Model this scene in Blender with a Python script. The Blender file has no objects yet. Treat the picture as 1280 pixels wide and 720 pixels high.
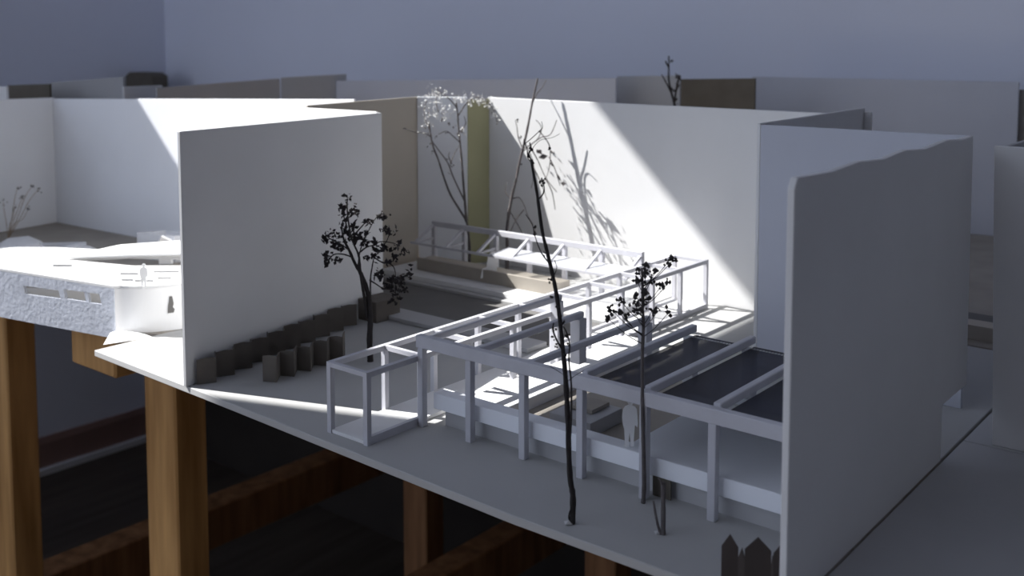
import bpy, bmesh, math, random
from mathutils import Vector, Matrix

random.seed(7)
scene = bpy.context.scene
COL = scene.collection
PI = math.pi

# ------------------------------------------------------------------ camera
B = 0.78            # height of the model base boards above the floor (m)
H = 0.25            # camera above the boards
F, PX, PY = 1294.0, 640.0, 154.0
YAW, PIT = math.radians(39.3), math.radians(4.46)
CAM = Vector((0, 0, B + H))
ROT = (Matrix.Rotation(YAW, 3, 'Z') @ Matrix.Rotation(PI / 2 - PIT, 3, 'X'))
FWD = ROT @ Vector((0, 0, -1))

def ray(x, y):
    return ROT @ Vector(((x - PX) / F, -(y - PY) / F, -1.0))
def G(x, y, h=0.0):
    """point of the horizontal plane h above the boards that the photo shows at x, y"""
    d = ray(x, y)
    return CAM + d * ((h - H) / d.z)
def U(x, y, depth):
    return CAM + ray(x, y) * depth
def V(x, yy, y):
    """point of the vertical plane world-y = yy"""
    d = ray(x, y)
    return CAM + d * (yy / d.y)
def dep(p):
    return (Vector(p) - CAM).dot(FWD)
def W(x, y, h=0.0):
    return Vector((x, y, B + h))

cd = bpy.data.cameras.new('camera')
cam = bpy.data.objects.new('camera', cd)
COL.objects.link(cam)
cam.location = CAM
cam.rotation_euler = (PI / 2 - PIT, 0, YAW)
cd.sensor_width = 36.0
cd.lens = F / 1280 * 36
cd.shift_y = -(360 - PY) / 1280
cd.clip_start = 0.02
cd.clip_end = 50
cd.dof.use_dof = True
cd.dof.focus_distance = 0.66
cd.dof.aperture_fstop = 12.0
scene.camera = cam

# ------------------------------------------------------------------ materials
def srgb(r, g, b):
    f = lambda c: (c / 255 / 12.92) if c <= 10 else ((c / 255 + 0.055) / 1.055) ** 2.4
    return (f(r), f(g), f(b), 1)

def mat(name, c, rough=0.7, var=0.08, scale=40, bump=0.0, bscale=300, spec=0.3, stretch=None, c2=None):
    m = bpy.data.materials.new(name)
    m.use_nodes = True
    nt = m.node_tree
    b = nt.nodes['Principled BSDF']
    b.inputs['Roughness'].default_value = rough
    b.inputs['Specular IOR Level'].default_value = spec
    tc = nt.nodes.new('ShaderNodeTexCoord')
    mp = nt.nodes.new('ShaderNodeMapping')
    nt.links.new(tc.outputs['Object'], mp.inputs[0])
    if stretch: mp.inputs['Scale'].default_value = stretch
    n = nt.nodes.new('ShaderNodeTexNoise')
    n.inputs['Scale'].default_value = scale
    n.inputs['Detail'].default_value = 5
    nt.links.new(mp.outputs[0], n.inputs['Vector'])
    mix = nt.nodes.new('ShaderNodeMix')
    mix.data_type = 'RGBA'
    c = tuple(c[:3])
    lo = c2[:3] if c2 else tuple(v * (1 - var) for v in c)
    mix.inputs['A'].default_value = (*lo, 1)
    mix.inputs['B'].default_value = (*tuple(min(1, v * (1 + var * .6)) for v in c), 1)
    cr = nt.nodes.new('ShaderNodeMapRange')
    cr.inputs['From Min'].default_value = 0.3
    cr.inputs['From Max'].default_value = 0.7
    nt.links.new(n.outputs['Fac'], cr.inputs['Value'])
    nt.links.new(cr.outputs[0], mix.inputs['Factor'])
    nt.links.new(mix.outputs['Result'], b.inputs['Base Color'])
    if bump:
        n2 = nt.nodes.new('ShaderNodeTexNoise')
        n2.inputs['Scale'].default_value = bscale
        n2.inputs['Detail'].default_value = 3
        nt.links.new(mp.outputs[0], n2.inputs['Vector'])
        bp = nt.nodes.new('ShaderNodeBump')
        bp.inputs['Strength'].default_value = bump
        bp.inputs['Distance'].default_value = 0.001
        nt.links.new(n2.outputs['Fac'], bp.inputs['Height'])
        nt.links.new(bp.outputs[0], b.inputs['Normal'])
    return m

M = {}
M['white'] = mat('white_board', (.77, .77, .77), .75, .03, 15, .05, 500)
M['ground'] = mat('white_base_board', (.45, .45, .445), .75, .05, 12, .08, 400)
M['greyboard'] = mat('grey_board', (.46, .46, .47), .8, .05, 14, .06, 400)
M['stick'] = mat('painted_balsa', (.56, .56, .60), .6, .06, 60, .1, 700)
M['paper'] = mat('white_paper', (.88, .88, .88), .6, .02, 30)
M['kraft'] = mat('grey_brown_card', (.36, .33, .29), .85, .10, 30, .1, 500)
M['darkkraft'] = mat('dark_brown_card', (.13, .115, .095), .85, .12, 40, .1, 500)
M['corr'] = mat('corrugated_card', (.14, .125, .11), .85, .15, 60, .1, 500)
M['olive'] = mat('yellowed_card', (.42, .41, .25), .8, .06, 20)
M['tan'] = mat('tan_card', (.52, .475, .41), .85, .05, 15)
M['mesh'] = mat('navy_mesh', (.012, .015, .038), .55, .25, 60, .5, 2500, .4)
M['twig'] = mat('dark_twig', (.030, .026, .026), .8, .3, 200, .4, 900)
M['twig_grey'] = mat('grey_twig', (.13, .115, .115), .8, .3, 200, .4, 900)
M['leaf'] = mat('dry_dark_leaf', (.022, .018, .020), .8, .3, 200)
M['umbel'] = mat('dry_seed_head', (.055, .05, .05), .85, .3, 200)
M['strawy'] = mat('straw', (.34, .27, .21), .8, .2, 200)
M['petal'] = mat('white_blossom', (.80, .79, .77), .7, .08, 200)
M['foil'] = mat('embossed_grey_paper', (.56, .59, .66), .42, .10, 90, .45, 260, .5)
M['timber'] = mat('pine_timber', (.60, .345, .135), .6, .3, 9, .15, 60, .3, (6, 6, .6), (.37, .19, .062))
M['floorwood'] = mat('dark_floor_boards', (.085, .068, .056), .6, .3, 5, .1, 40, .3, (8, .8, 1))
M['skirting'] = mat('dark_red_brown_paint', (.28, .17, .145), .5, .1, 10)
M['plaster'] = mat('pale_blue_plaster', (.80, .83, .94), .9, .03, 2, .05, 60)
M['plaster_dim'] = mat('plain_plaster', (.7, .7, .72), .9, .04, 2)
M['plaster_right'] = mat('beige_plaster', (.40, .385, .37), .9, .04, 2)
M['frame'] = mat('window_paint', (.6, .6, .6), .6, .03, 5)
M['soil'] = mat('dark_grey_card', (.16, .155, .15), .9, .08, 30)
M['mesh'].node_tree.nodes['Principled BSDF'].inputs['Alpha'].default_value = .72
M['gloom'] = mat('painted_gloom', (.035, .028, .024), .85, .2, 8)  # near-black colour that paints in the shade below the tables
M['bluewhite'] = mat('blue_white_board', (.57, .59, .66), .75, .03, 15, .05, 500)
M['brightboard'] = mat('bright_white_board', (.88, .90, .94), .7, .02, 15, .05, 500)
M['timber_shaded'] = mat('shaded_pine_timber', (.26, .13, .06), .65, .3, 9, .15, 60, .3, (6, 6, .6), (.15, .07, .03))  # same pine, with the under-table shade put into its colour
M['glue'] = mat('dried_glue', (.55, .55, .55), .3, .02, 50)
def acetate():
    m = bpy.data.materials.new('clear_acetate')
    m.use_nodes = True
    nt = m.node_tree
    b = nt.nodes['Principled BSDF']
    b.inputs['Base Color'].default_value = (.85, .87, .92, 1)
    b.inputs['Roughness'].default_value = .35
    n = nt.nodes.new('ShaderNodeTexNoise')
    n.inputs['Scale'].default_value = 60
    mr = nt.nodes.new('ShaderNodeMapRange')
    mr.inputs['To Min'].default_value = .3
    mr.inputs['To Max'].default_value = .55
    nt.links.new(n.outputs['Fac'], mr.inputs['Value'])
    nt.links.new(mr.outputs[0], b.inputs['Alpha'])
    return m
M['acetate'] = acetate()

# ------------------------------------------------------------------ mesh helpers
class MB:
    def __init__(s):
        s.v, s.f = [], []
    def add(s, vs, fs):
        b = len(s.v)
        s.v += [Vector(v) for v in vs]
        s.f += [tuple(b + i for i in f) for f in fs]
        return s
    def hexa(s, p):
        return s.add(p, [(0, 3, 2, 1), (4, 5, 6, 7), (0, 1, 5, 4), (1, 2, 6, 5), (2, 3, 7, 6), (3, 0, 4, 7)])
    def box(s, lo, hi):
        (a, b, c), (d, e, f) = lo, hi
        return s.hexa([(a, b, c), (d, b, c), (d, e, c), (a, e, c), (a, b, f), (d, b, f), (d, e, f), (a, e, f)])
    def bar(s, p, q, w, h=None, up=(0, 0, 1)):
        """square bar from p to q, w wide and h high, centred on the line"""
        h = h or w
        p, q = Vector(p), Vector(q)
        d = (q - p).normalized()
        up = Vector(up)
        if abs(d.dot(up)) > .98: up = Vector((0, 1, 0))
        r = d.cross(up).normalized() * w / 2
        u = r.cross(d).normalized() * h / 2
        return s.hexa([p - r - u, p + r - u, p + r + u, p - r + u, q - r - u, q + r - u, q + r + u, q - r + u])
    def tube(s, pts, rad, n=6):
        pts = [Vector(p) for p in pts]
        if not isinstance(rad, (list, tuple)): rad = [rad] * len(pts)
        rings = []
        for i, p in enumerate(pts):
            d = (pts[min(i + 1, len(pts) - 1)] - pts[max(i - 1, 0)])
            d = d.normalized() if d.length > 1e-9 else Vector((0, 0, 1))
            a = d.orthogonal().normalized() if abs(d.z) > .95 else d.cross(Vector((0, 0, 1))).normalized()
            if i and a.dot(la) < 0: a = -a
            la = a
            c = d.cross(a)
            rings.append([p + (a * math.cos(2 * PI * k / n) + c * math.sin(2 * PI * k / n)) * rad[i] for k in range(n)])
        vs = [v for r in rings for v in r]
        fs = []
        for i in range(len(rings) - 1):
            for k in range(n):
                k2 = (k + 1) % n
                fs.append((i * n + k, i * n + k2, (i + 1) * n + k2, (i + 1) * n + k))
        fs.append(tuple(range(n - 1, -1, -1)))
        fs.append(tuple((len(rings) - 1) * n + k for k in range(n)))
        return s.add(vs, fs)
    def blob(s, c, r, jit=.35, squash=(1, 1, 1)):
        c = Vector(c)
        vs = [(0, 0, 1), (0, 0, -1), (1, 0, 0), (-1, 0, 0), (0, 1, 0), (0, -1, 0)]
        vs = [c + Vector((v[0] * squash[0], v[1] * squash[1], v[2] * squash[2])) * r * random.uniform(1 - jit, 1 + jit) for v in vs]
        return s.add(vs, [(0, 2, 4), (0, 4, 3), (0, 3, 5), (0, 5, 2), (1, 4, 2), (1, 3, 4), (1, 5, 3), (1, 2, 5)])
    def leaf(s, c, size):
        c = Vector(c)
        d = Vector((random.gauss(0, 1), random.gauss(0, 1), random.gauss(0, 1))).normalized()
        o = d.orthogonal().normalized()
        o = (Matrix.Rotation(random.uniform(0, 6.28), 3, d) @ o)
        nrm = d.cross(o) * size * .18
        a, b_ = c - d * size, c + d * size
        l, r = c + o * size * .6 + nrm, c - o * size * .6 + nrm
        return s.add([a, l, b_, r, c - nrm], [(0, 1, 2), (0, 2, 3), (0, 4, 1), (1, 4, 2), (2, 4, 3), (3, 4, 0)])
    def prism(s, outer, holes, o, u, v, t):
        """polygon in the (u, v) plane through o, thickness vector t"""
        o, u, v, t = Vector(o), Vector(u), Vector(v), Vector(t)
        loops = [outer] + list(holes)
        flat = [p for l in loops for p in l]
        P = [o + u * a + v * b for a, b in flat]
        n = len(P)
        bm = bmesh.new()
        bv = [bm.verts.new((a * 100, b * 100, 0)) for a, b in flat]
        k = 0; be = []
        for l in loops:
            for i in range(len(l)): be.append(bm.edges.new((bv[k + i], bv[k + (i + 1) % len(l)])))
            k += len(l)
        bm.verts.index_update()
        if len(loops) == 1:
            tri = [tuple(range(len(flat)))]
        else:
            r_ = bmesh.ops.triangle_fill(bm, edges=be, use_beauty=True, use_dissolve=False, normal=(0, 0, 1))
            tri = [tuple(v.index for v in f.verts) for f in r_['geom'] if isinstance(f, bmesh.types.BMFace)]
        bm.free()
        vs = P + [p + t for p in P]
        fs = [tuple(x) for x in tri] + [tuple(i + n for i in reversed(x)) for x in tri]
        k = 0
        for l in loops:
            m = len(l)
            for i in range(m):
                j = (i + 1) % m
                fs.append((k + i, k + j, n + k + j, n + k + i))
            k += m
        return s.add(vs, fs)
    def build(s, name, material, parent=None, bevel=0, smooth=False, origin=None):
        me = bpy.data.meshes.new(name)
        if parent is not None:
            org = parent.matrix_world.translation if parent.parent is None else parent.parent.location + parent.location
            org = Vector(parent['_o'])
        else:
            if origin is None:
                xs = [v.x for v in s.v]; ys = [v.y for v in s.v]; zs = [v.z for v in s.v]
                origin = ((min(xs) + max(xs)) / 2, (min(ys) + max(ys)) / 2, min(zs))
            org = Vector(origin)
        me.from_pydata([v - org for v in s.v], [], s.f)
        bm = bmesh.new(); bm.from_mesh(me)
        bmesh.ops.recalc_face_normals(bm, faces=bm.faces)
        bm.to_mesh(me); bm.free()
        me.materials.append(material)
        if smooth:
            for p in me.polygons: p.use_smooth = True
        ob = bpy.data.objects.new(name, me)
        COL.objects.link(ob)
        ORG[ob.name] = org
        ob['_o'] = tuple(org)
        if parent is None: ob.location = org
        else: ob.parent = parent
        if bevel:
            md = ob.modifiers.new('bevel', 'BEVEL'); md.width = bevel; md.segments = 1; md.limit_method = 'ANGLE'
        return ob
ORG = {}

def tag(o, label=None, cat=None, group=None, kind=None):
    if label: o['label'] = label
    if cat: o['category'] = cat
    if group: o['group'] = group
    if kind: o['kind'] = kind
    return o
def thing(name, loc, label, cat, group=None):
    o = bpy.data.objects.new(name, None)
    o.empty_display_size = .02
    COL.objects.link(o)
    o.location = loc
    o['_o'] = tuple(loc)
    return tag(o, label, cat, group)

def upright(name, p, q, h0, h1, t, m, label, cat='board', side=1, top=None, z0=0.0, group='upright boards of the models', bevel=.0004):
    """a board standing on edge from ground point p to q; h0/h1 its height at each end"""
    p, q = Vector(p), Vector(q)
    p = Vector((p.x, p.y, B)); q = Vector((q.x, q.y, B))
    d = q - p; L = d.length; d.normalize()
    nrm = Vector((-d.y, d.x, 0)) * t * side
    out = [(0, z0), (L, z0)] + ([(L * a, h) for a, h in top] if top else [(L, h1), (0, h0)])
    o = MB().prism(out, [], p, d, (0, 0, 1), nrm).build(name, m, bevel=bevel)
    return tag(o, label, cat, group)

def top_of(p, y):
    """height above the boards of the point over p that the photo shows at row y"""
    lo, hi = -.1, .5
    for _ in range(40):
        m_ = (lo + hi) / 2
        c = ROT.transposed() @ (Vector((p[0], p[1], B + m_)) - CAM)
        if PY - F * c.y / -c.z > y: lo = m_
        else: hi = m_
    return lo

# ------------------------------------------------------------------ the room
XL, YB, CZ, XR, YF = -2.41, 1.52, 3.05, 2.4, -3.2
def struct(name, mb, m):
    return tag(mb.build(name, m), kind='structure')
struct('floor', MB().box((XL - .1, YF, -.05), (XR + .1, YB + .1, 0)), M['floorwood'])
struct('ceiling', MB().box((XL - .1, YF, CZ), (XR + .1, YB + .1, CZ + .05)), M['plaster_dim'])
struct('wall_back', MB().box((XL - .12, YB, 0), (XR + .1, YB + .1, CZ)), M['plaster'])
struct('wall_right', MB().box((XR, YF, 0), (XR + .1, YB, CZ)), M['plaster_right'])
struct('wall_front', MB().box((-.7, YF - .1, 0), (XR + .1, YF, CZ)), M['plaster_dim'])
# sun: direction towards it, from the shadows on the model
SUN = Vector((-1.0, -.375, 1.0)).normalized()
# edges of the light on the board plane: head of the window at x = XH, sill at x = XS
XH, XS = -.420, -1.018
k = SUN.z / -SUN.x
XO = XL - .07        # outer face of the window lining
ZH = B + (XH - XO) * k
ZS = B + (XS - XL) * k
ky = SUN.y / SUN.x
Y0 = .462 - (-.51 - XO) * ky      # near jamb
Y1 = .97 - (-1.0 - XL) * ky      # far jamb
slope = -.025          # the head of the main window is a little out of level
ZH = ZH - slope * .1045
wins = [(Y0, Y1, ZS, ZH), (-1.95, -.52, .95, 2.8), (-3.1, -2.1, .95, 2.75)]
o = 0
outer = [(YF, 0), (YB + .1, 0), (YB + .1, CZ), (YF, CZ)]
holes = [[(a, c), (b, c), (b, d + (slope * b if i == 0 else 0)), (a, d + (slope * a if i == 0 else 0))] for i, (a, b, c, d) in enumerate(wins)]
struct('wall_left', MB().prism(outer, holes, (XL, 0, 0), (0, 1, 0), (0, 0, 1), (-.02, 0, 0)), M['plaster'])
for i, (a, b, c, d) in enumerate(wins):
    f = MB()
    t = .05
    da, db = (slope * a, slope * b) if i == 0 else (0, 0)
    out = [(a - t, c - t), (b + t, c - t), (b + t, d + db + t), (a - t, d + da + t)]
    f.prism(out, [[(a, c), (b, c), (b, d + db), (a, d + da)]], (XL - .022, 0, 0), (0, 1, 0), (0, 0, 1), (-.048, 0, 0))
    struct('window_%d' % (i + 1), f, M['frame'])
struct('baseboard_left', MB().prism([(0, 0), (.014, 0), (.014, .072), (.008, .084), (0, .084)], [], (XL + .0002, YF, 0), (1, 0, 0), (0, 0, 1), (0, YB - YF - .002, 0)), M['skirting'])
struct('baseboard_back', MB().prism([(0, 0), (.014, 0), (.014, .072), (.008, .084), (0, .084)], [], (XL + .02, YB - .0002, 0), (0, -1, 0), (0, 0, 1), (XR - XL - .03, 0, 0)), M['skirting'])
struct('trim_left', MB().box((XL + .015, YF + .01, 0), (XL + .030, YB - .02, .014)), M['plaster_dim'])

# ------------------------------------------------------------------ base boards
def board(name, pts, t, m, label, z=0.0):
    o = MB().prism([(p[0], p[1]) for p in pts], [], (0, 0, B + z - t), (1, 0, 0), (0, 1, 0), (0, 0, t)).build(name, m, bevel=.0005)
    return tag(o, label, 'base board', 'base boards of the models')
YE = .418
board('base_board', [(-.787, .424), (-.60, .4195), (-.45, .4145), (-.336, .411), (-.24, .4125), (-.1838, .414), (-.1838, .888), (-.70, .888), (-.787, .70)], .005, M['ground'],
      'white base board under the pergolas, its thick front edge running diagonally')
rf0, rf2 = G(-60, 326.1, .041), G(141, 357.5, .041)
board('base_board', [(-2.2, .415), (rf0.x - .06, .415), (rf0.x, rf0.y + .008), (rf2.x, rf2.y + .008), (-.788, .483), (-.7885, .704), (-1.43, .72), (-1.45, .885), (-2.2, .885)], .005, M['kraft'],
      'grey brown base board under the low white building at left')
board('base_board', [(-.1822, .25), (.45, .25), (.45, .671), (-.1822, .671)], .005, M['greyboard'],
      'empty dark grey base board in the lower right corner')
board('base_board', [(-.1822, .6722), (.45, .6722), (.45, .888), (-.1822, .888)], .005, M['greyboard'],
      'base board under the dark wall cut off by the right edge')
board('base_board', [(-2.3, .892), (.45, .892), (.45, 1.49), (-2.3, 1.49)], .005, M['kraft'],
      'brownish base board behind the models along the room wall')

# ------------------------------------------------------------------ boards standing on edge
PN = 'foam_board_panel'
a, b = G(233, 484), G(475, 388)
b = b + (b - a).normalized() * .006
upright(PN, a, b, top_of(a, 164.5), top_of(b, 141), .003, M['white'], 'large blank white wall board directly behind the dark leafed shrub', side=1)
W1b = b
c = G(71, 278)
WRa = Vector((-.96, .6640, B)); WRb = Vector((b.x - .0032, b.y - .004, B))
upright(PN, WRa, WRb, top_of(WRa, 128.5), .186, .003, M['white'], 'sunlit white wall board meeting the far end of the big blank wall', side=1)
W3x = V(522, .822, 200).x - .001
lw2b = Vector((W3x - .004, .733, B))
upright(PN, c, lw2b, top_of(c, 123.5), top_of(lw2b, 124.2), .003, M['brightboard'], 'white wall board behind the low building with a slanting sun edge', side=1)
d0 = Vector((c.x - .0003, c.y + .003, B)); d1 = Vector((-1.345, .42, B))
upright(PN, d1, d0, .179, .174, .003, M['brightboard'], 'white wall board at the left picture edge behind the straw sprig', side=1)
WY = .877
pj = V(613, WY, 250); pe = Vector((-.378, .955, B))
W2a = Vector((pj.x - .004, WY, B)); W2b = Vector((-.3570, WY + .001, B))
upright(PN, W2a, W2b, top_of(W2a, 121.5), .188, .003, M['white'], 'long white back wall board crossed by the diagonal band of sun', side=1)
p0 = V(522, .822, 200); p1 = V(584, .850, 200)
upright(PN, p0, p1, top_of(p0, 121), top_of(p1, 121.5), .003, M['brightboard'], 'narrow pale wall board behind the white blossom twigs', side=1)
upright('upright_card', (p1.x + .0005, p1.y + .001, 0), (pj.x - .001, WY - .0005, 0), .187, .187, .002, M['olive'], 'yellowish upright card strip beside the blossom twigs', 'card', side=1)
upright('upright_card', (W3x, .668, 0), (W3x, .8235, 0), top_of((W3x, .70), 130), top_of((W3x, .822), 121), .003, M['tan'], 'tan shaded wall card between shrub and white blossom twigs', 'card', side=1)
e0, e1 = Vector((-.345, .729, B)), Vector((-.20, .729, B))
upright(PN, (-.3515, .729, 0), (-.2, .729, 0), .1875, .1875, .003, M['bluewhite'], 'blue grey wall board facing forward behind the dark mesh roof', side=1)
upright(PN, (-.3535, .733, 0), (-.3535, .949, 0), .188, .1895, .003, M['white'], 'grey wall board seen only as a dark wedge above the forward facing board', side=1)
upright(PN, (-.3532, .9465, 0), (-.3468, .9465, 0), .186, .186, .003, M['white'], 'very narrow pale board end right of the dark wedge board', side=1)
# big right board with a notch and slightly torn top edge
L = .265
ytop = [(0.0, .188), (.012, .1925), (.15, .1915), (.28, .1932), (.4, .1915), (.52, .1935), (.64, .1915), (.8, .1935), (.9, .1918), (.984, .1925)]
out = [(0, 0), (L - .049, 0), (L - .049, .034), (L, .034)] + [(L * t_, h_) for t_, h_ in reversed(ytop)]
o = MB().prism(out, [], (-.183, .413, B), (0, 1, 0), (0, 0, 1), (-.0035, 0, 0)).build(PN, M['white'], bevel=.0004)
tag(o, 'tall grey wall board in the right foreground with a notched lower corner', 'board', 'upright boards of the models')
# right edge model
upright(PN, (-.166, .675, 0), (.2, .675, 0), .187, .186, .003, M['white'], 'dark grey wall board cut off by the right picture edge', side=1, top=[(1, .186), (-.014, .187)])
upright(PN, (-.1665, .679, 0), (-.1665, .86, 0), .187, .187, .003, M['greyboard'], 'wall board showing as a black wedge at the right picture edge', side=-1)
# background rows
def bg(x0, y0, h0, x1, y1, h1, m, label, cat='board', name=PN):
    a, b = G(x0, y0, h0), G(x1, y1, h1)
    return upright(name, (a.x, a.y, 0), (b.x, b.y, 0), h0, h1, .004, m, label, cat, side=1)
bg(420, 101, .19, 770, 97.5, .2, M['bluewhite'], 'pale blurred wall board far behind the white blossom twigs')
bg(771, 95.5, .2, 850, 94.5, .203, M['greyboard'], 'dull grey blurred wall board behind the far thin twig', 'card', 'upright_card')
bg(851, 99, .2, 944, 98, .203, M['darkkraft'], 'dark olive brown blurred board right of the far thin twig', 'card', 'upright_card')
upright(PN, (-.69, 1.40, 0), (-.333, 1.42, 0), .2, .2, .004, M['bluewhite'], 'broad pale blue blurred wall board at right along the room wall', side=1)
bg(1274, 112, .19, 1330, 114, .19, M['kraft'], 'brownish blurred board edge at the right border', 'card', 'upright_card')
bg(-20, 108, .19, 8, 108.5, .19, M['white'], 'small pale blurred wall board at the far left border')
bg(9, 106.5, .187, 62, 105, .19, M['darkkraft'], 'dark brown blurred board at the far left top', 'card', 'upright_card')
bg(63, 103, .19, 154, 96, .2, M['greyboard'], 'dim grey blurred board between the two dark brown blurred blocks', 'card', 'upright_card')
bg(155, 108.5, .187, 203, 106.5, .187, M['white'], 'thin pale blurred board below the dark brown blurred box')
bg(196, 110, .187, 350, 98, .195, M['greyboard'], 'long grey blurred board rising to the right at upper left', 'card', 'upright_card')
bg(351, 97, .195, 433, 92.5, .2, M['greyboard'], 'grey blurred board ending left of the pale blurred board', 'card', 'upright_card')
# dark block in the far row
q = V(155, 1.40, 100); wq = V(191, 1.40, 100).x - q.x; hq = top_of((q.x, 1.40), 90)
mb = MB()
mb.prism([(0, 0), (wq, 0), (wq * .96, hq - .008), (wq * .8, hq), (wq * .2, hq), (wq * .05, hq - .01)], [], (q.x, 1.40, B), (1, 0, 0), (0, 0, 1), (0, .045, 0))
tag(mb.build('card_box', M['darkkraft'], bevel=.001), 'dark brown blurred box standing behind the left models', 'box')
# little strips seen through the right hand gap
mb = MB().box((-.30, .96, B), (-.14, .985, B + .004))
tag(mb.build('card_strip', M['soil']), 'dark low strip lying in the gap right of the tall grey board', 'strip')
mb = MB().box((-.34, .91, B), (-.15, .93, B + .012))
tag(mb.build('card_strip', M['tan']), 'pale tan low strip nearest the base edge in the right hand gap', 'strip')

# ------------------------------------------------------------------ walkway pergola
s = .0036
t = thing('walkway_pergola', (-.485, .64, B), 'long narrow white pergola running from the base edge to the sunlit wall', 'pergola')
xl, xr = -.501, -.467
ys = [.4285 + i * .0478 for i in range(10)]
zt = .0465
for x in (xl, xr):
    for i, y in enumerate(ys):
        MB().bar(W(x, y, 0), W(x, y, zt - .0035), s).build('post', M['stick'], t)
    MB().bar(W(x, ys[0] - s / 2, zt - .0017), W(x, ys[-1] + s / 2, zt - .0017), s, .0035).build('rail', M['stick'], t)
for y in ys:
    MB().bar(W(xl + s / 2, y, zt - .0016), W(xr - s / 2, y, zt - .0016), s * .9, .003).build('crosspiece', M['stick'], t)
MB().box((xl + .001, ys[0] - .001, B + .0002), (xr - .001, ys[-1], B + .0024)).build('floor_plate', M['white'], t)
MB().bar(W(xr, ys[0], .0025), W(xr, ys[1], .0025), .003, .005).build('ground_bar', M['stick'], t)
MB().bar(W(xl, ys[-5], .0025), W(xl, ys[-1], .0025), .003, .004).build('ground_bar', M['stick'], t)
MB().bar(W(xr, ys[-5], .0025), W(xr, ys[-1], .0025), .003, .004).build('ground_bar', M['stick'], t)

# ------------------------------------------------------------------ terrace pergola with mesh roof
t = thing('terrace_pergola', (-.33, .53, B), 'wide grey white pergola with dark mesh roof standing at the front of the base', 'pergola')
fx = [-.463, -.4215, -.3785, -.336, -.2935, -.2515, -.2095]
ztop = .0605
for x in fx:
    MB().bar(W(x, .4735, 0), W(x, .4735, ztop - .008), .0046).build('post', M['stick'], t, bevel=.0003)
MB().bar(W(-.4665, .4735, ztop - .004), W(-.1885, .4735, ztop - .004), .0054, .008).build('front_bar', M['stick'], t, bevel=.0004)
for x, y1 in zip(fx, (.624, .594, .614, .603, .603, .603, .603)):
    up = .002 if x > -.35 else -.0012
    MB().bar(W(x, .4765, ztop - .0027 + up), W(x, y1, ztop - .0027 + up), .0044 if x > -.35 else .0040, .0048 if x > -.35 else .0042).build('rafter', M['stick'], t, bevel=.0005)
    zb = .0225 if x > -.44 else .0026
    MB().bar(W(x, y1 - .0045, zb), W(x, y1 - .0045, ztop - .006), .0075 if x > -.4 or x < -.45 else .0085).build('post', M['stick'], t, bevel=.0003)
for i in range(3, 6):
    xa, xb = fx[i] + .0024, fx[i + 1] - .0024
    mp = MB().box((xa, .4765, B + .0545), (xb, .600, B + .0560)).build('mesh_panel', M['mesh'], t)
    hem = MB()
    n = 18
    for j in range(n):
        x = xa + (xb - xa) * (j + .5) / n
        hem.box((x - .0006, .5935, B + .05602), (x + .0006, .5950, B + .0566))
        hem.box((x - .0007, .600, B + .0548), (x + .0007, .6022, B + .0556))
    hm = hem.build('stitched_hem', M['glue'], mp)
    hm['label'] = 'row of pale stitches along the far edge'

# ------------------------------------------------------------------ terrace slab
t = thing('terrace_slab', (-.32, .53, B), 'low white terrace slab with a sunken court under the mesh roof pergola', 'platform')
MB().prism([(-.452, .4835), (-.192, .4835), (-.192, .598), (-.306, .598), (-.306, .487), (-.452, .487)], [], (0, 0, B), (1, 0, 0), (0, 1, 0), (0, 0, .0118)).build('recessed_base', M['greyboard'], t)
MB().prism([(-.4575, .478), (-.188, .478), (-.188, .602), (-.3115, .602), (-.3115, .4888), (-.4575, .4888)], [], (0, 0, B + .0118), (1, 0, 0), (0, 1, 0), (0, 0, .0105)).build('slab', M['brightboard'], t, bevel=.0004)
MB().box((-.4575, .4892, B + .0002), (-.424, .705, B + .0100)).build('side_strip', M['white'], t, bevel=.0003)
MB().box((-.3110, .556, B + .0225), (-.1885, .5585, B + .0320)).build('upstand', M['white'], t)
MB().box((-.4236, .489, B + .0003), (-.3118, .655, B + .0022)).build('court_floor', M['kraft'], t)

# plinth in the court
t = thing('stepped_plinth', (-.400, .54, B), 'grey stepped plinth with a small slab standing in the sunken court', 'plinth')
MB().box((-.3945, .520, B + .0024), (-.362, .556, B + .0120)).build('plinth_block', M['greyboard'], t, bevel=.0003)
MB().box((-.388, .533, B + .0125), (-.370, .553, B + .0150)).build('slab', M['kraft'], t, bevel=.0002)
MB().box((-.384, .537, B + .0120), (-.374, .549, B + .0125)).build('spacer', M['darkkraft'], t)

# ------------------------------------------------------------------ deck, pool card, kerb, planter at the back
t = thing('back_deck', (-.66, .82, B), 'shallow grey white deck below the awning pergola in front of the back wall', 'deck')
MB().box((-.800, .748, B + .0002), (-.508, .874, B + .0035)).build('lower_slab', M['ground'], t)
MB().box((-.800, .757, B + .0035), (-.508, .820, B + .0085)).build('top_slab', M['white'], t, bevel=.0004)
t_ = MB().box((-.800, .668, B + .0003), (-.508, .747, B + .0014)).build('card_mat', M['soil'])
tag(t_, 'dark grey card lying flat between the kerb and the back deck', 'card mat')
kb = MB().box((-.700, .640, B + .0003), (-.508, .666, B + .004)).build('kerb_strip', M['greyboard'], bevel=.0003)
tag(kb, 'flat grey strip on the ground behind the shrub', 'strip')
pb = MB().box((-.692, .625, B), (-.668, .655, B + .019)).build('card_block', M['corr'], bevel=.0004)
tag(pb, 'small dark brown block behind the trunk of the shrub', 'block')
t = thing('planter_box', (-.66, .81, B), 'long tan planter trough on the back deck under the awning', 'planter')
MB().box((-.768, .778, B + .0086), (-.585, .781, B + .0215)).build('front_board', M['kraft'], t, bevel=.0002)
MB().box((-.768, .781, B + .0086), (-.585, .8035, B + .0195)).build('soil_bed', M['tan'], t)

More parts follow.
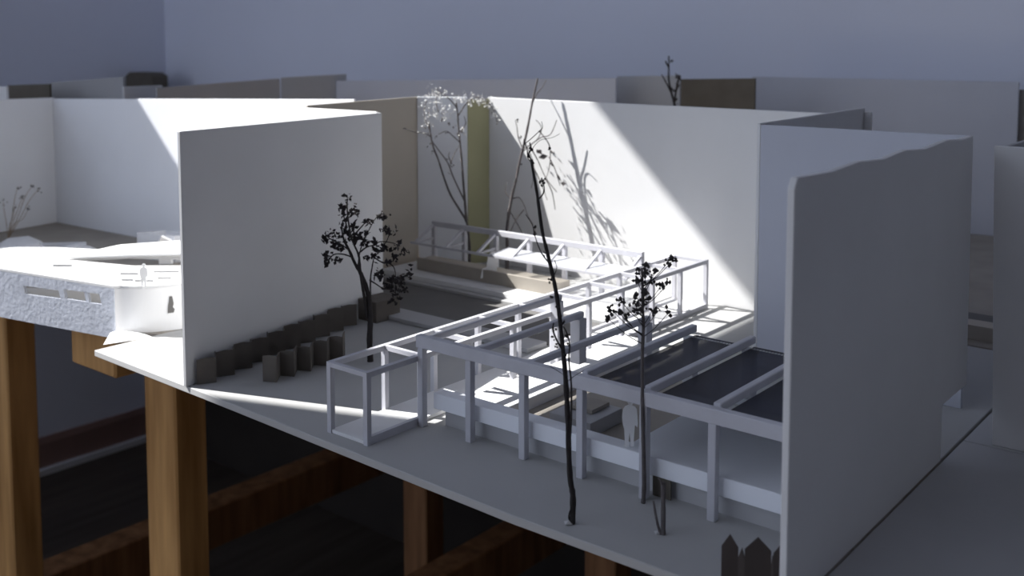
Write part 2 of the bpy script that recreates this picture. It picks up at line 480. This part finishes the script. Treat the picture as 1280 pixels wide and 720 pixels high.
# awning pergola
s = .0042
yR = .808
t = thing('awning_pergola', (-.65, yR, B), 'white pergola with slanting brackets and a clear awning before the back wall', 'pergola')
lx, rx = -.7705, -.5065
zR = .0565
n = 7
xs = [lx + (rx - lx) * i / (n - 1) for i in range(n)]
for i, x in enumerate(xs):
    MB().bar(W(x, yR, .0088), W(x, yR, zR - .004), s).build('post', M['stick'], t, bevel=.0002)
MB().bar(W(lx - s / 2, yR, zR - .0025), W(rx + s / 2, yR, zR - .0025), s, .0055).build('top_rail', M['stick'], t, bevel=.0003)
yA, zA = yR - .030, .037
for x in xs[:]:
    x2 = x
    MB().bar(W(x2, yR - .0022, zR - .004), W(x2, yA, zA), .0026, .0026).build('bracket', M['stick'], t)
    MB().bar(W(x2, yR - .0022, zA + .001), W(x2, yA, zA - .0006), .0022, .0022).build('bracket', M['stick'], t)
MB().bar(W(lx - .006, yA, zA), W(rx + .004, yA, zA), .0022, .0022).build('outer_rail', M['stick'], t)
xa = xs[2] + .018
MB().hexa([W(xa, yA, zA + .0012), W(rx, yA, zA + .0012), W(rx, yR - .003, zA + .0035), W(xa, yR - .003, zA + .0035),
           W(xa, yA, zA + .0020), W(rx, yA, zA + .0020), W(rx, yR - .003, zA + .0043), W(xa, yR - .003, zA + .0043)]).build('awning_sheet', M['acetate'], t)

# ------------------------------------------------------------------ paper figures
def figure(base, h, side, m, label, name='person', lean=0.0, th=.0009, prof=None):
    prof = prof or [(.02, 0), (.10, 0), (.09, .12), (.10, .30), (.115, .44), (.17, .40), (.18, .47), (.17, .62), (.155, .76), (.115, .82),
            (.05, .845), (.045, .87), (.075, .90), (.08, .95), (.05, .99), (0, 1.0), (-.05, .99), (-.075, .95), (-.07, .90), (-.04, .87), (-.045, .845),
            (-.12, .82), (-.165, .75), (-.185, .6), (-.165, .44), (-.135, .36), (-.125, .2), (-.12, .06), (-.145, 0), (-.04, 0), (-.03, .14), (-.008, .30)]
    sc_ = Vector(side).length
    d = Vector(side).normalized()
    prof = [(x * sc_, z) for x, z in prof]
    nrm = Vector((-d.y, d.x, 0)) * th
    o = MB().prism([(x * h, z * h) for x, z in prof], [], base, d, (lean, 0, 1), nrm).build(name, m)
    return tag(o, label, 'figure', 'cut paper people')
SD = Vector((math.cos(YAW), math.sin(YAW), 0))
figure(W(-.3088, .4825, .0223), .0282, SD * .85, M['paper'], 'white cut paper person in a long coat standing on the terrace edge', 'paper_figure')
pf = G(615, 353, .0085)
prof2 = [(.02, 0), (.12, .02), (.13, .2), (.15, .45), (.2, .5), (.19, .7), (.15, .86), (.1, .9), (.1, .97), (.04, 1.0), (-.03, .98), (-.05, .9), (-.12, .84), (-.16, .6), (-.16, .48),
         (-.3, .42), (-.34, .22), (-.36, .12), (-.25, .14), (-.2, .05), (-.1, .02), (-.06, 0), (-.05, .2), (0, .42), (.02, .2)]
figure((pf.x, pf.y, B + .0086), .0325, SD, M['paper'], 'white cut paper person carrying a bag on the shaded back deck', 'paper_figure', prof=prof2)

# ------------------------------------------------------------------ low building at left
ZR_ = .041
t = thing('low_building', (-.93, .50, B), 'low white building with grey textured front and cut out roof at left', 'building')
rf = [G(-60, 326.1, ZR_), G(0, 335.5, ZR_), G(141, 357.5, ZR_)]
cur = [G(152, 415.3), G(163, 416.3), G(180, 416.3), G(200, 415), G(228, 412), G(262, 406)]
for p in cur: p.z = B + ZR_
back = [G(262, 318, ZR_), G(228, 317, ZR_), G(70, 309, ZR_), G(-60, 309, ZR_)]
outer = [(p.x, p.y) for p in rf + cur + back]
hole = [(p.x, p.y) for p in [G(84, 324.5, ZR_), G(165, 332, ZR_), G(226, 332, ZR_), G(232, 322, ZR_), G(160, 320.5, ZR_)]]
slots = []
for x0, x1, yy in ((66, 90, 332), (150, 173, 342.3), (152, 167, 350), (168, 192, 351), (197, 214, 347.6), (192, 224, 339.5)):
    h_ = 1.35
    slots.append([(p.x, p.y) for p in [G(x0, yy - h_, ZR_), G(x0, yy + h_, ZR_), G(x1, yy + h_, ZR_), G(x1, yy - h_, ZR_)]])
MB().prism(outer, [hole] + slots, (0, 0, B + ZR_ - .0022), (1, 0, 0), (0, 1, 0), (0, 0, .0022)).build('roof', M['white'], t)
fa, fb = rf[0].copy(), rf[2].copy()
fa.z = fb.z = B
u = (fb - fa); Lf = u.length; u.normalize()
nrm = Vector((u.y, -u.x, 0))
def onf(x, y):
    d = ray(x, y); tt = (fa - CAM).dot(nrm) / d.dot(nrm); p = CAM + d * tt
    return ((p - fa).dot(u), p.z - B)
wa = [onf(29, 357), onf(73, 363), onf(76, 373.5), onf(31, 367.5)]
wb = [onf(79, 361.5), onf(124, 367.5), onf(127, 380.5), onf(81, 373)]
MB().prism([(0, -.0052), (Lf + .001, -.0052), (Lf + .001, ZR_ - .0024), (0, ZR_ - .0024)], [wa, wb], fa, u, (0, 0, 1), nrm * -.003).build('textured_front', M['foil'], t)['label'] = 'grey blue embossed front with two slots'
mm = [onf(105, 365), onf(109, 366), onf(111, 378), onf(107, 377.3)]
MB().prism(mm, [], fa - nrm * .0002, u, (0, 0, 1), nrm * -.0024).build('mullion', M['foil'], t)
bm_ = MB()
pts = [Vector((p.x, p.y, B)) for p in [rf[2]] + cur]
# smooth curved wall, two layers
fine = []
for i in range(len(pts) - 1):
    for j in range(4): fine.append(pts[i].lerp(pts[i + 1], j / 4))
fine.append(pts[-1])
for _ in range(6):
    fine = [fine[0]] + [(fine[i - 1] + fine[i] * 2 + fine[i + 1]) / 4 for i in range(1, len(fine) - 1)] + [fine[-1]]
ctr = Vector((-.90, .56, B))
inn = [p + (ctr - p).normalized() * .003 for p in fine]
loop = [(p.x, p.y) for p in fine] + [(p.x, p.y) for p in reversed(inn)]
MB().prism(loop, [], (0, 0, B + .0003), (1, 0, 0), (0, 1, 0), (0, 0, ZR_ - .0027)).build('curved_wall', M['paper'], t, smooth=False)
# inner floor seen through the slots and the raised slanting ramp on the roof
MB().prism([(rf[0].x, rf[0].y + .007), (rf[2].x - .006, rf[2].y + .007), (cur[3].x - .008, cur[3].y), (cur[5].x - .008, cur[5].y), (back[1].x, back[1].y - .004), (back[3].x, back[3].y - .004)], [], (0, 0, B + .0003), (1, 0, 0), (0, 1, 0), (0, 0, .002)).build('inner_floor', M['white'], t)
ra = [G(78, 323.5, ZR_ + .0008), G(230, 318.5, ZR_ + .010), G(268, 317, ZR_ + .010), G(268, 300, ZR_ + .014), G(228, 302.5, ZR_ + .012), G(150, 308, ZR_ + .006)]
th = Vector((0, 0, .0018))
mb = MB(); nn = len(ra)
mb.add(ra + [p + th for p in ra], [tuple(range(nn)), tuple(range(2 * nn - 1, nn - 1, -1))] + [(i, (i + 1) % nn, nn + (i + 1) % nn, nn + i) for i in range(nn)])
mb.build('ramp', M['white'], t)
q = G(180, 357.5, ZR_ + .0004)
figure((q.x, q.y, B + ZR_ + .0003), .0195, SD, M['paper'], 'tiny white paper person standing on the low building roof', 'paper_figure')
wp = min(range(1, len(fine) - 1), key=lambda i_: abs((ROT.transposed() @ (fine[i_] - CAM)).x / -(ROT.transposed() @ (fine[i_] - CAM)).z * F + PX - 212))
wd = (fine[wp + 1] - fine[wp - 1]).normalized(); wn = Vector((wd.y, -wd.x, 0))
MB().prism([(-.0028, .016), (.0022, .016), (.0030, .019), (.0014, .021), (.0024, .024), (.0012, .0305), (-.0012, .0305), (-.0016, .026), (-.0024, .022)], [], fine[wp] + wn * .0002, wd, (0, 0, 1), wn * .0006).build('cut_out_figure', M['soil'], t)['label'] = 'small dark figure shape on the curved wall'
# loose bits behind the low building
def faceted(name, pts, zs, m, label, cat):
    n = len(pts)
    c = sum((Vector(p) for p in pts), Vector()) / n
    top = [Vector((p.x * .55 + c.x * .45, p.y * .55 + c.y * .45, B + z)) for p, z in zip(pts, zs)]
    mb = MB()
    vs = [Vector((p.x, p.y, B + .0003)) for p in pts] + top + [Vector((c.x, c.y, B + max(zs) * 1.05))]
    fs = [tuple(range(n - 1, -1, -1))]
    for i in range(n):
        j = (i + 1) % n
        fs += [(i, j, n + j), (i, n + j, n + i), (n + i, n + j, 2 * n)]
    return tag(mb.add(vs, fs).build(name, m), label, cat)
faceted('crumpled_paper', [G(-6, 328), G(60, 322), G(66, 312), G(40, 303), G(-4, 306)], [.011, .014, .012, .013, .012], M['paper'], 'crumpled white paper lump below the straw sprig', 'paper')
faceted('paper_wedge', [G(60, 326), G(128, 322), G(126, 314), G(96, 310), G(66, 316)], [.006, .008, .008, .009, .006], M['paper'], 'low white paper wedge behind the roof on brown card', 'paper')
pc = [G(123, 431), G(160, 425.5), G(184, 421), G(176, 417.5), G(132, 416)]
faceted('paper_scrap', [p + Vector((.004, .002, 0)) for p in pc], [.001, .003, .0015, .003, .0045], M['paper'], 'small folded white paper scrap on the left corner of the front base', 'paper')
# clear boxes
def clearbox(p, q, h, back, label):
    mb = MB(); th = .0006
    p = Vector((p.x, p.y, B + .0003)); q = Vector((q.x, q.y, B + .0003)); bk = Vector(back)
    P = [p, q, q + bk, p + bk]
    for i in range(4):
        a, b = P[i], P[(i + 1) % 4]
        d = (b - a).normalized(); nn_ = Vector((-d.y, d.x, 0)) * th
        mb.prism([(0, 0), ((b - a).length, 0), ((b - a).length, h), (0, h)], [], a, d, (0, 0, 1), nn_)
    return tag(mb.build('clear_box', M['acetate']), label, 'box')
clearbox(G(172, 323), G(219, 328), .030, (.012, .030, 0), 'clear upright plastic box behind the roof ramp')
clearbox(G(2, 325), G(74, 323), .012, (-.012, .040, 0), 'low clear plastic box beside the crumpled paper lump')
tw = G(217, 330, 0)
tag(MB().prism([(0, 0), (.014, 0), (.011, .02), (.013, .027), (.003, .032), (-.002, .02)], [], (tw.x - .01, tw.y - .012, B + .0003), SD, (0, 0, 1), (-.003, .004, 0)).build('paper_scrap', M['paper']), 'bright white paper scrap beside the clear upright box', 'paper')

# ------------------------------------------------------------------ folded card strips
def zigzag(name, path, hts, m, label, cat, th=.0007, pointed=False):
    mb = MB()
    for i in range(len(path) - 1):
        a, b = Vector(path[i]), Vector(path[i + 1])
        d = (b - a); Ls = d.length; d.normalize()
        nr = Vector((-d.y, d.x, 0)) * th
        h = hts[i % len(hts)]
        if pointed: out = [(0, 0), (Ls, 0), (Ls, h * .78), (Ls * .5, h), (0, h * .78)]
        else: out = [(0, 0), (Ls, 0), (Ls, h), (Ls * .5, h * 1.03), (0, h * .98)]
        mb.prism(out, [], a, d, (0, 0, 1), nr)
    return tag(mb.build(name, m), label, cat)
pth = []
for i in range(20):
    y = .428 + i * .0095
    x = -.6495 - (y - .424) * .21 + (.011 if i % 2 else .003)
    pth.append(W(x, y + (.002 if i % 2 else -.001), .0003))
zigzag('folded_card_strip', pth, [.0185, .0200, .0190], M['corr'], 'folded brown card hedge running along the foot of the big white wall', 'card strip')
pth = []
for i in range(11):
    y = .462 + i * .0082
    x = -.616 + (.010 if i % 2 else 0) - .002 * i / 10
    pth.append(W(x, y - (.003 if i % 2 else 0), .0003))
zigzag('folded_card_strip', pth, [.0195, .0185, .0190], M['corr'], 'shorter folded brown card hedge standing in front of the longer one', 'card strip')
pth = [G(901, 738, .0003), G(922, 741, .0003), G(930, 744, .0003), G(963, 747, .0003), G(966, 749, .0003), G(992, 750, .0003)]
M['fence'] = mat('dark_fence_card', (.065, .054, .050), .85, .15, 60)
zigzag('pointed_card_fence', pth, [.0270, .0215, .0276, .020, .0272], M['fence'], 'dark card fence with pointed tips at the bottom edge beside the tall grey board', 'fence', pointed=True)

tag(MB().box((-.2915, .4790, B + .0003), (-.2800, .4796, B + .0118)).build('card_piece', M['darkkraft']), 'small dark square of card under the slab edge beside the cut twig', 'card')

# ------------------------------------------------------------------ twig trees
def curve(px, depth, dd=0.0):
    """smooth a list of picture points into a 3-D line; dd = drift in depth along it"""
    n = len(px)
    P = []
    for i, p in enumerate(px):
        P.append(U(p[0], p[1], depth + dd * i / max(1, n - 1) + (p[2] if len(p) > 2 else 0)))
    out = []
    for i in range(n - 1):
        a, b, c, d = P[max(i - 1, 0)], P[i], P[i + 1], P[min(i + 2, n - 1)]
        for j in range(4):
            t = j / 4
            out.append(.5 * ((2 * b) + (c - a) * t + (2 * a - 5 * b + 4 * c - d) * t * t + (-a + 3 * b - 3 * c + d) * t ** 3))
    out.append(P[-1])
    return out
def limb(mb, px, depth, r0, r1, dd=0.0, n=6):
    pts = curve(px, depth, dd)
    k = depth / F
    m_ = len(pts)
    mb.tube(pts, [(r0 + (r1 - r0) * i / (m_ - 1)) * k * random.uniform(.88, 1.12) for i in range(m_)], n)
    return pts
def scatter(mb, pts, depth, per, spread, size, fn='leaf', jd=.012):
    k = depth / F
    for (x, y) in pts:
        c = U(x, y, depth + random.uniform(-jd, jd))
        for _ in range(per):
            o = Vector((random.gauss(0, 1), random.gauss(0, 1), random.gauss(0, 1))) * spread * k
            if fn == 'leaf': mb.leaf(c + o, size * k * random.uniform(.7, 1.3))
            else: mb.blob(c + o, size * k * random.uniform(.6, 1.3))

# 1. dark-leaved shrub
b0 = G(463, 452, 0); d = dep(b0)
t = thing('leafy_twig_tree', (b0.x, b0.y, B), 'small dark leafed shrub tree before the big white wall', 'tree')
mb = MB()
limb(mb, [(463, 452), (462, 425), (463, 400), (462, 380), (458, 360), (451, 342), (443, 328), (437, 314), (430, 300), (427, 285)], d, 4.2, 1.0)
tr = limb(mb, [(459, 398), (456, 375), (452, 352), (450, 335), (448, 318), (440, 300), (436, 280), (434, 262), (434, 248)], d, 2.0, .7, -.02)
mb.build('trunk', M['twig'], t, smooth=True)
mb = MB()
for pl, dd in (([(463, 372), (463, 350), (465, 335), (468, 322), (476, 312), (484, 300), (487, 290)], .02),
               ([(461, 368), (455, 352), (448, 338), (449, 320), (452, 308), (460, 290), (468, 275), (475, 268)], -.01),
               ([(462, 350), (470, 355), (478, 360), (488, 362), (496, 368)], .01),
               ([(449, 316), (458, 309), (468, 306), (476, 302), (492, 304), (500, 308)], .02),
               ([(441, 322), (430, 318), (418, 318), (410, 325), (406, 328)], -.02),
               ([(437, 313), (424, 304), (412, 298), (406, 292)], -.02),
               ([(438, 300), (446, 290), (455, 280), (458, 276)], 0),
               ([(434, 285), (429, 268), (427, 258)], 0), ([(468, 322), (478, 328), (488, 330), (494, 340), (494, 370)], .01)):
    limb(mb, pl, d, 1.1, .5, dd, 5)
mb.build('branches', M['twig'], t, smooth=True)
lp = [(125, 25), (95, 65), (145, 90), (100, 100), (165, 85), (205, 135), (270, 115), (290, 115), (105, 150), (150, 190), (180, 205), (160, 220), (45, 185), (25, 215), (70, 240), (90, 255), (35, 275),
      (25, 315), (75, 310), (120, 210), (200, 230), (250, 225), (240, 285), (215, 295), (290, 170), (325, 180), (350, 235), (290, 250), (340, 300), (375, 270), (320, 260), (260, 370), (280, 380),
      (340, 400), (380, 440), (400, 365), (345, 450), (335, 485), (310, 420), (300, 310), (130, 180), (70, 205), (320, 395), (365, 385), (255, 265), (150, 150), (195, 190), (320, 430), (370, 410)]
mb = MB()
scatter(mb, [(400 + x / 3.6, 240 + y / 3.6) for x, y in lp], d, 11, 3.0, 3.7)
tag(mb.build('leaves', M['leaf'], t), kind='stuff')

# 2. tall dark twig in front
b0 = G(714, 655, 0); d = dep(b0)
t = thing('dry_twig_tree', (b0.x, b0.y, B), 'tall bare dark twig planted near the front edge of the base', 'tree')
mb = MB()
limb(mb, [(715, 655), (716, 640), (716, 618), (713, 600), (711, 565), (710, 530), (708, 490), (706, 460), (703, 430), (700, 400), (696, 370), (690, 340), (684, 315), (678, 290), (674, 262), (671, 240), (667, 218), (664, 200)], d, 4.0, 1.6, .015)
mb.build('trunk', M['twig'], t, smooth=True)
mb = MB()
for pl, r, dd in (([(712, 560), (714, 520), (714, 480), (711, 450), (712, 430), (708, 415), (704, 408)], 1.4, -.004),
              ([(714, 655), (711, 648), (712, 640), (716, 630)], 1.2, 0),
              ([(664, 200), (661, 192), (664, 186), (662, 178)], 1.3, 0),
              ([(665, 203), (660, 198), (659, 188), (656, 180), (655, 174)], .9, 0),
              ([(672, 250), (679, 242), (680, 233), (677, 226)], 1.1, .01),
              ([(655, 180), (662, 175), (672, 166), (678, 160), (677, 152)], .6, .01),
              ([(664, 188), (674, 176), (690, 172), (700, 167)], .4, .01),
              ([(687, 330), (678, 318), (672, 305), (668, 292), (665, 280), (657, 268)], .9, .01),
              ([(705, 440), (696, 425), (691, 412), (692, 404)], 1.5, -.006),
              ([(692, 345), (696, 335), (693, 325)], .8, 0),
              ([(708, 470), (696, 463), (688, 458)], .5, -.01), ([(708, 478), (718, 470), (730, 463)], .5, .01)):
    limb(mb, pl, d, r, r * .6, dd, 5)
mb.build('branches', M['twig'], t, smooth=True)
mb = MB()
scatter(mb, [(664, 187), (661, 195), (664, 202), (677, 228), (678, 233), (679, 224), (687, 185), (669, 292), (669, 283), (688, 350), (691, 372), (697, 384), (692, 412), (692, 422), (695, 432), (709, 420), (711, 430), (704, 404), (682, 318), (700, 395), (706, 445)], d, 4, 1.3, 1.9, 'blob', .004)
tag(mb.build('buds', M['twig'], t), kind='stuff')
tag(MB().blob(W(b0.x - .001, b0.y - .001, .0008), .0028, .1, (1, 1, .5)).build('glue_blob', M['glue'], t), 'pale dried glue')

# 3. sunlit tall twig behind the awning pergola
yb = .836
b0 = V(634, yb, 318); d = dep((b0.x, b0.y, B + .03))
t = thing('dry_twig_tree', (b0.x, b0.y, B), 'tall bare twig rising past the sunlit back wall, tip above its top edge', 'tree')
mb = MB()
bz = U(634, 318, d)
pts = [(634, 325), (634, 300), (634, 285), (636, 268), (640, 245), (645, 225), (650, 200), (656, 176), (661, 152), (665, 130), (669, 112), (672, 98)]
tp = limb(mb, pts, d, 2.2, 1.1)
mb.tube([Vector((tp[0].x, tp[0].y, B + .0035)), tp[0]], .0022)
mb.build('trunk', M['twig_grey'], t, smooth=True)
mb = MB()
for pl, dd in (([(666, 128), (671, 117), (677, 110), (683, 100)], .01), ([(642, 248), (649, 247), (655, 256), (660, 270), (667, 282), (669, 290)], -.012),
               ([(636, 262), (644, 275), (652, 290), (655, 300)], -.01), ([(655, 262), (645, 275), (637, 292)], -.01),
               ([(652, 192), (660, 183), (670, 176), (676, 166), (676, 157), (670, 150)], -.012), ([(653, 185), (648, 172), (646, 158), (644, 150)], .008),
               ([(662, 182), (676, 172), (688, 168), (696, 150)], -.015), ([(676, 166), (686, 180), (688, 196), (686, 212), (682, 224)], -.02),
               ([(656, 178), (664, 196), (668, 215), (664, 235)], -.015), ([(686, 196), (694, 212), (700, 232)], -.02), ([(682, 224), (690, 240), (694, 262)], -.02),
               ([(664, 186), (672, 200), (682, 222), (696, 240)], -.018), ([(667, 210), (676, 228), (684, 250)], -.018), ([(640, 250), (632, 240), (634, 228)], .01)):
    limb(mb, pl, d, .8, .45, dd, 5)
mb.build('branches', M['twig_grey'], t, smooth=True)
mb = MB()
scatter(mb, [(646, 150), (650, 172), (654, 186), (651, 205), (642, 248), (636, 262), (669, 285), (668, 292), (676, 166), (690, 190)], d, 3, 1.0, 1.4, 'blob', .006)
for x, y in ((674, 190), (679, 196), (699, 222), (704, 230), (690, 206)): mb.leaf(U(x, y, d - .018), .0052)
tag(mb.build('buds', M['twig_grey'], t), kind='stuff')

# 4. white blossom twigs
yb = .812
b0 = V(586, yb, 300); d = dep(b0)
t = thing('blossom_twig_tree', (b0.x, b0.y, B), 'twig tree with white blossom heads before the pale and yellowish boards', 'tree')
mb = MB()
tp = limb(mb, [(587, 308), (586, 295), (583, 277), (575, 263), (563, 243), (555, 222), (548, 200), (541, 182), (538, 166), (536, 152)], d, 1.6, .9)
mb.tube([Vector((tp[0].x, tp[0].y, B + .0088)), tp[0]], .0014)
limb(mb, [(583, 276), (581, 250), (579, 225), (577, 200), (575, 178), (573, 158), (572, 142), (570, 128)], d, 1.6, .9, .004)
limb(mb, [(581, 252), (573, 235), (566, 220), (560, 204), (550, 190), (541, 178)], d, 1.2, .7, -.01)
mb.build('stems', M['twig_grey'], t, smooth=True)
mb = MB()
for pl in ([(540, 172), (530, 166), (518, 165), (504, 160)], [(563, 205), (568, 192), (574, 182)], [(565, 205), (561, 196), (562, 190)], [(575, 178), (566, 170), (558, 164), (548, 168)], [(572, 146), (584, 128), (596, 122), (608, 126), (616, 136), (621, 150)],
           [(571, 135), (562, 124), (552, 117), (546, 112)], [(538, 165), (532, 150), (530, 138), (534, 126)], [(548, 140), (545, 125), (550, 115)], [(575, 165), (582, 155), (580, 145)]):
    limb(mb, pl, d, .8, .4, random.uniform(-.015, .015), 5)
mb.build('branches', M['twig_grey'], t, smooth=True)
fl = []
for cx, cy, rx_, ry, n_ in ((545, 118, 15, 8, 24), (540, 132, 14, 10, 20), (548, 145, 12, 10, 10), (533, 150, 5, 10, 7), (575, 125, 14, 10, 18), (594, 124, 12, 7, 18), (608, 128, 10, 7, 14), (619, 146, 4, 8, 5), (562, 140, 12, 8, 10), (577, 162, 5, 5, 4), (528, 160, 5, 12, 6)):
    for _ in range(int(n_ * 1.7)): fl.append((cx + random.gauss(0, .55) * rx_, cy + random.gauss(0, .55) * ry))
mb = MB()
scatter(mb, fl, d, 3, 1.2, 1.3, 'leaf', .022)
tag(mb.build('blossoms', M['petal'], t), 'small white dried petals', kind='stuff')
mb = MB()
scatter(mb, [(534, 168), (540, 178), (536, 182), (531, 160), (545, 172), (553, 150), (559, 165), (562, 155), (567, 158), (573, 150), (571, 167), (536, 142), (565, 207), (562, 215), (552, 141), (610, 130), (618, 140), (621, 152), (578, 165), (559, 200), (540, 190), (504, 160)], d, 3, 1.2, 1.2, 'blob', .01)
tag(mb.build('seed_heads', M['twig_grey'], t), kind='stuff')

# 5. umbel twig in front of the mesh roof
b0 = G(804, 629); d = dep(b0)
t = thing('umbel_twig_tree', (b0.x, b0.y, B), 'thin stem with dark seed heads in front of the mesh roof corner', 'tree')
mb = MB()
tp = limb(mb, [(804, 629), (805, 610), (805, 590), (804, 550), (803, 510), (803, 470), (803, 440), (804, 415), (804, 395), (803, 375), (803, 350), (802, 335)], d, 2.9, 1.5)
mb.build('trunk', M['twig_grey'], t, smooth=True)
ub = [(320, 130), (260, 165), (380, 190), (245, 235), (320, 190), (290, 255), (300, 330), (240, 350), (120, 390), (300, 395), (230, 420), (45, 450), (110, 480), (30, 530), (230, 480), (360, 470), (400, 475), (480, 490), (480, 265), (430, 285), (520, 90), (480, 110), (160, 520), (320, 345), (270, 460), (345, 255)]
ub = [(755 + x / 6, 310 + y / 6) for x, y in ub]
mb = MB()
for x, y in ub:
    y0 = min(430, y + 12 + abs(x - 803) * .55)
    limb(mb, [(803.5, y0), (803.5 + (x - 803.5) * .45, y0 - (y0 - y) * .35), (x, y)], d, .75, .4, random.uniform(-.02, .02), 5)
mb.build('branches', M['umbel'], t, smooth=True)
mb = MB()
scatter(mb, ub, d, 9, 2.5, 2.5, 'blob', .012)
tag(mb.build('seed_heads', M['umbel'], t), kind='stuff')

# 6. cut stump in front
b0 = G(829, 668, 0); d = dep(b0)
t = thing('cut_twig', (b0.x, b0.y, B), 'short cut-off dark twig stump with a thinner sprig beside it', 'twig')
mb = MB(); limb(mb, [(829, 669), (829, 650), (829, 625), (829, 603)], d, 3.2, 2.9, 0, 8)
mb.build('stump', M['twig_grey'], t)
mb = MB(); limb(mb, [(826, 668), (822, 655), (819, 640), (817, 626)], d, 1.9, 1.4)
limb(mb, [(827, 606), (825, 600), (822, 598)], d - .001, 1.2, .8)
mb.build('sprig', M['twig_grey'], t)
tag(MB().blob(W(b0.x - .0025, b0.y - .001, .0006), .0022, .1, (1, 1, .45)).build('glue_blob', M['glue'], t), 'pale dried glue')

# 7. straw sprig in the left model
b0 = G(10, 300, 0); d = dep(b0)
t = thing('straw_sprig', (b0.x, b0.y, B), 'faint straw coloured sprig with tiny seed heads at the far left', 'sprig')
mb = MB()
hd = [(22, 235), (40, 233), (48, 237), (28, 247), (4, 253), (36, 260), (18, 260)]
for x, y in hd:
    limb(mb, [(10, 299), (10 + (x - 10) * .3, 280), (10 + (x - 10) * .7, y + 14), (x, y)], d, .45, .3, random.uniform(-.02, .02), 5)
mb.build('stems', M['strawy'], t)
mb = MB(); scatter(mb, hd, d, 5, 1.6, 1.3, 'blob', .01)
tag(mb.build('seed_heads', M['twig_grey'], t), kind='stuff')

# 8. far blurred twig
b0 = W(-.76, 1.20); d = dep(V(838, 1.20, 130))
t = thing('far_twig_tree', (V(842, 1.2, 130).x, 1.20, B), 'blurred thin twig before the far dark brown boards', 'tree')
mb = MB()
tp = limb(mb, [(846, 150), (843, 130), (839, 115), (836, 100), (836, 85), (836, 70)], d, 2.0, .8)
mb.tube([Vector((tp[0].x, tp[0].y, B)), tp[0]], .002)
limb(mb, [(839, 116), (833, 104), (827, 93)], d, 1.3, .8)
limb(mb, [(836, 84), (833, 79), (832, 76)], d, 1.4, .8)
limb(mb, [(843, 128), (846, 108), (850, 95)], d, 1.4, .8)
mb.build('trunk', M['twig'], t)
mb = MB(); scatter(mb, [(846, 97), (850, 96), (846, 105), (843, 112), (848, 125), (838, 75)], d, 5, 3, 2.5)
tag(mb.build('leaves', M['umbel'], t), kind='stuff')

# ------------------------------------------------------------------ timber tables
TB = B - .0052
def timber(mb_, name, parent, bevel=.002):
    return mb_.build(name, M['timber'], parent, bevel=bevel)
def table(label, legs, rails, stretch, loc, panel=None):
    t = thing('timber_table', loc, label, 'table')
    for x, y, w, dp in legs: MB().box((x, y, 0.001), (x + w, y + dp, TB - .0005)).build('leg', M['timber'] if y < .6 else M['timber_shaded'], t, bevel=.002)  # far legs take the pine with shade in its colour
    for lo, hi in rails: timber(MB().box(lo, hi), 'rail', t)
    if panel: MB().box(*panel).build('back_panel', M['darkkraft'], t)
    for lo, hi in stretch: MB().box(lo, hi).build('stretcher', M['timber_shaded'], t, bevel=.002)
    return t
zr0, zr1 = TB - .030, TB - .0005
table('rough timber table with square pine legs under the pergola model',
      [(-.960, .570, .056, .037), (-1.12, 1.10, .05, .04), (-.775, 1.10, .05, .04), (.30, 1.38, .044, .034), (.30, .62, .044, .034)],
      [((-.924, .475, B - .0500), (-.847, 1.42, B - .0057)), ((-.788, .63, zr0 - .02), (.29, .66, zr1)), ((-.724, 1.10, zr0 - .02), (.40, 1.13, zr1))],
      [((-.975, .35, B - .54), (-.93, 1.40, B - .475))],
      (-.4, .9, 0))
tag(MB().box((-2.30, 1.455, .0005), (.60, 1.475, .72)).build('shade_board', M['gloom'], bevel=.001), 'long added dark board standing in for the gloom on the room wall under the tables', 'board')  # added board, darkens the wall where only shade falls
table('rough timber table at the left under the low building',
      [(-1.325, .570, .056, .037), (-2.26, 1.38, .043, .034), (-2.15, .57, .043, .034)],
      [((-2.15, .62, zr0 - .02), (-1.33, .66, zr1)), ((-2.25, 1.1, zr0 - .02), (-1.2, 1.14, zr1))],
      [((-1.40, .40, B - .54), (-1.35, 1.40, B - .475))],
      (-1.4, .9, 0))
# ------------------------------------------------------------------ light
sd = bpy.data.lights.new('sun', 'SUN')
sd.energy = 10.5
sd.angle = math.radians(.25)
sd.color = (1.0, .985, .96)
so = bpy.data.objects.new('sun', sd)
COL.objects.link(so)
so.rotation_euler = SUN.to_track_quat('Z', 'Y').to_euler()
so.location = (-3, -1, 4)

w = bpy.data.worlds.new('world'); scene.world = w
w.use_nodes = True
nt = w.node_tree
bgn = nt.nodes['Background']
bgn.inputs['Color'].default_value = (.72, .81, 1.0, 1)
bgn.inputs['Strength'].default_value = 1.45

vs = scene.view_settings
vs.view_transform = 'Standard'; vs.look = 'None'; vs.exposure = 0.0; vs.gamma = 1.0; vs.use_curve_mapping = False
scene.cycles.max_bounces = 8
scene.cycles.diffuse_bounces = 6
scene.cycles.use_denoising = True
for ob in bpy.data.objects:
    if '_o' in ob: del ob['_o']
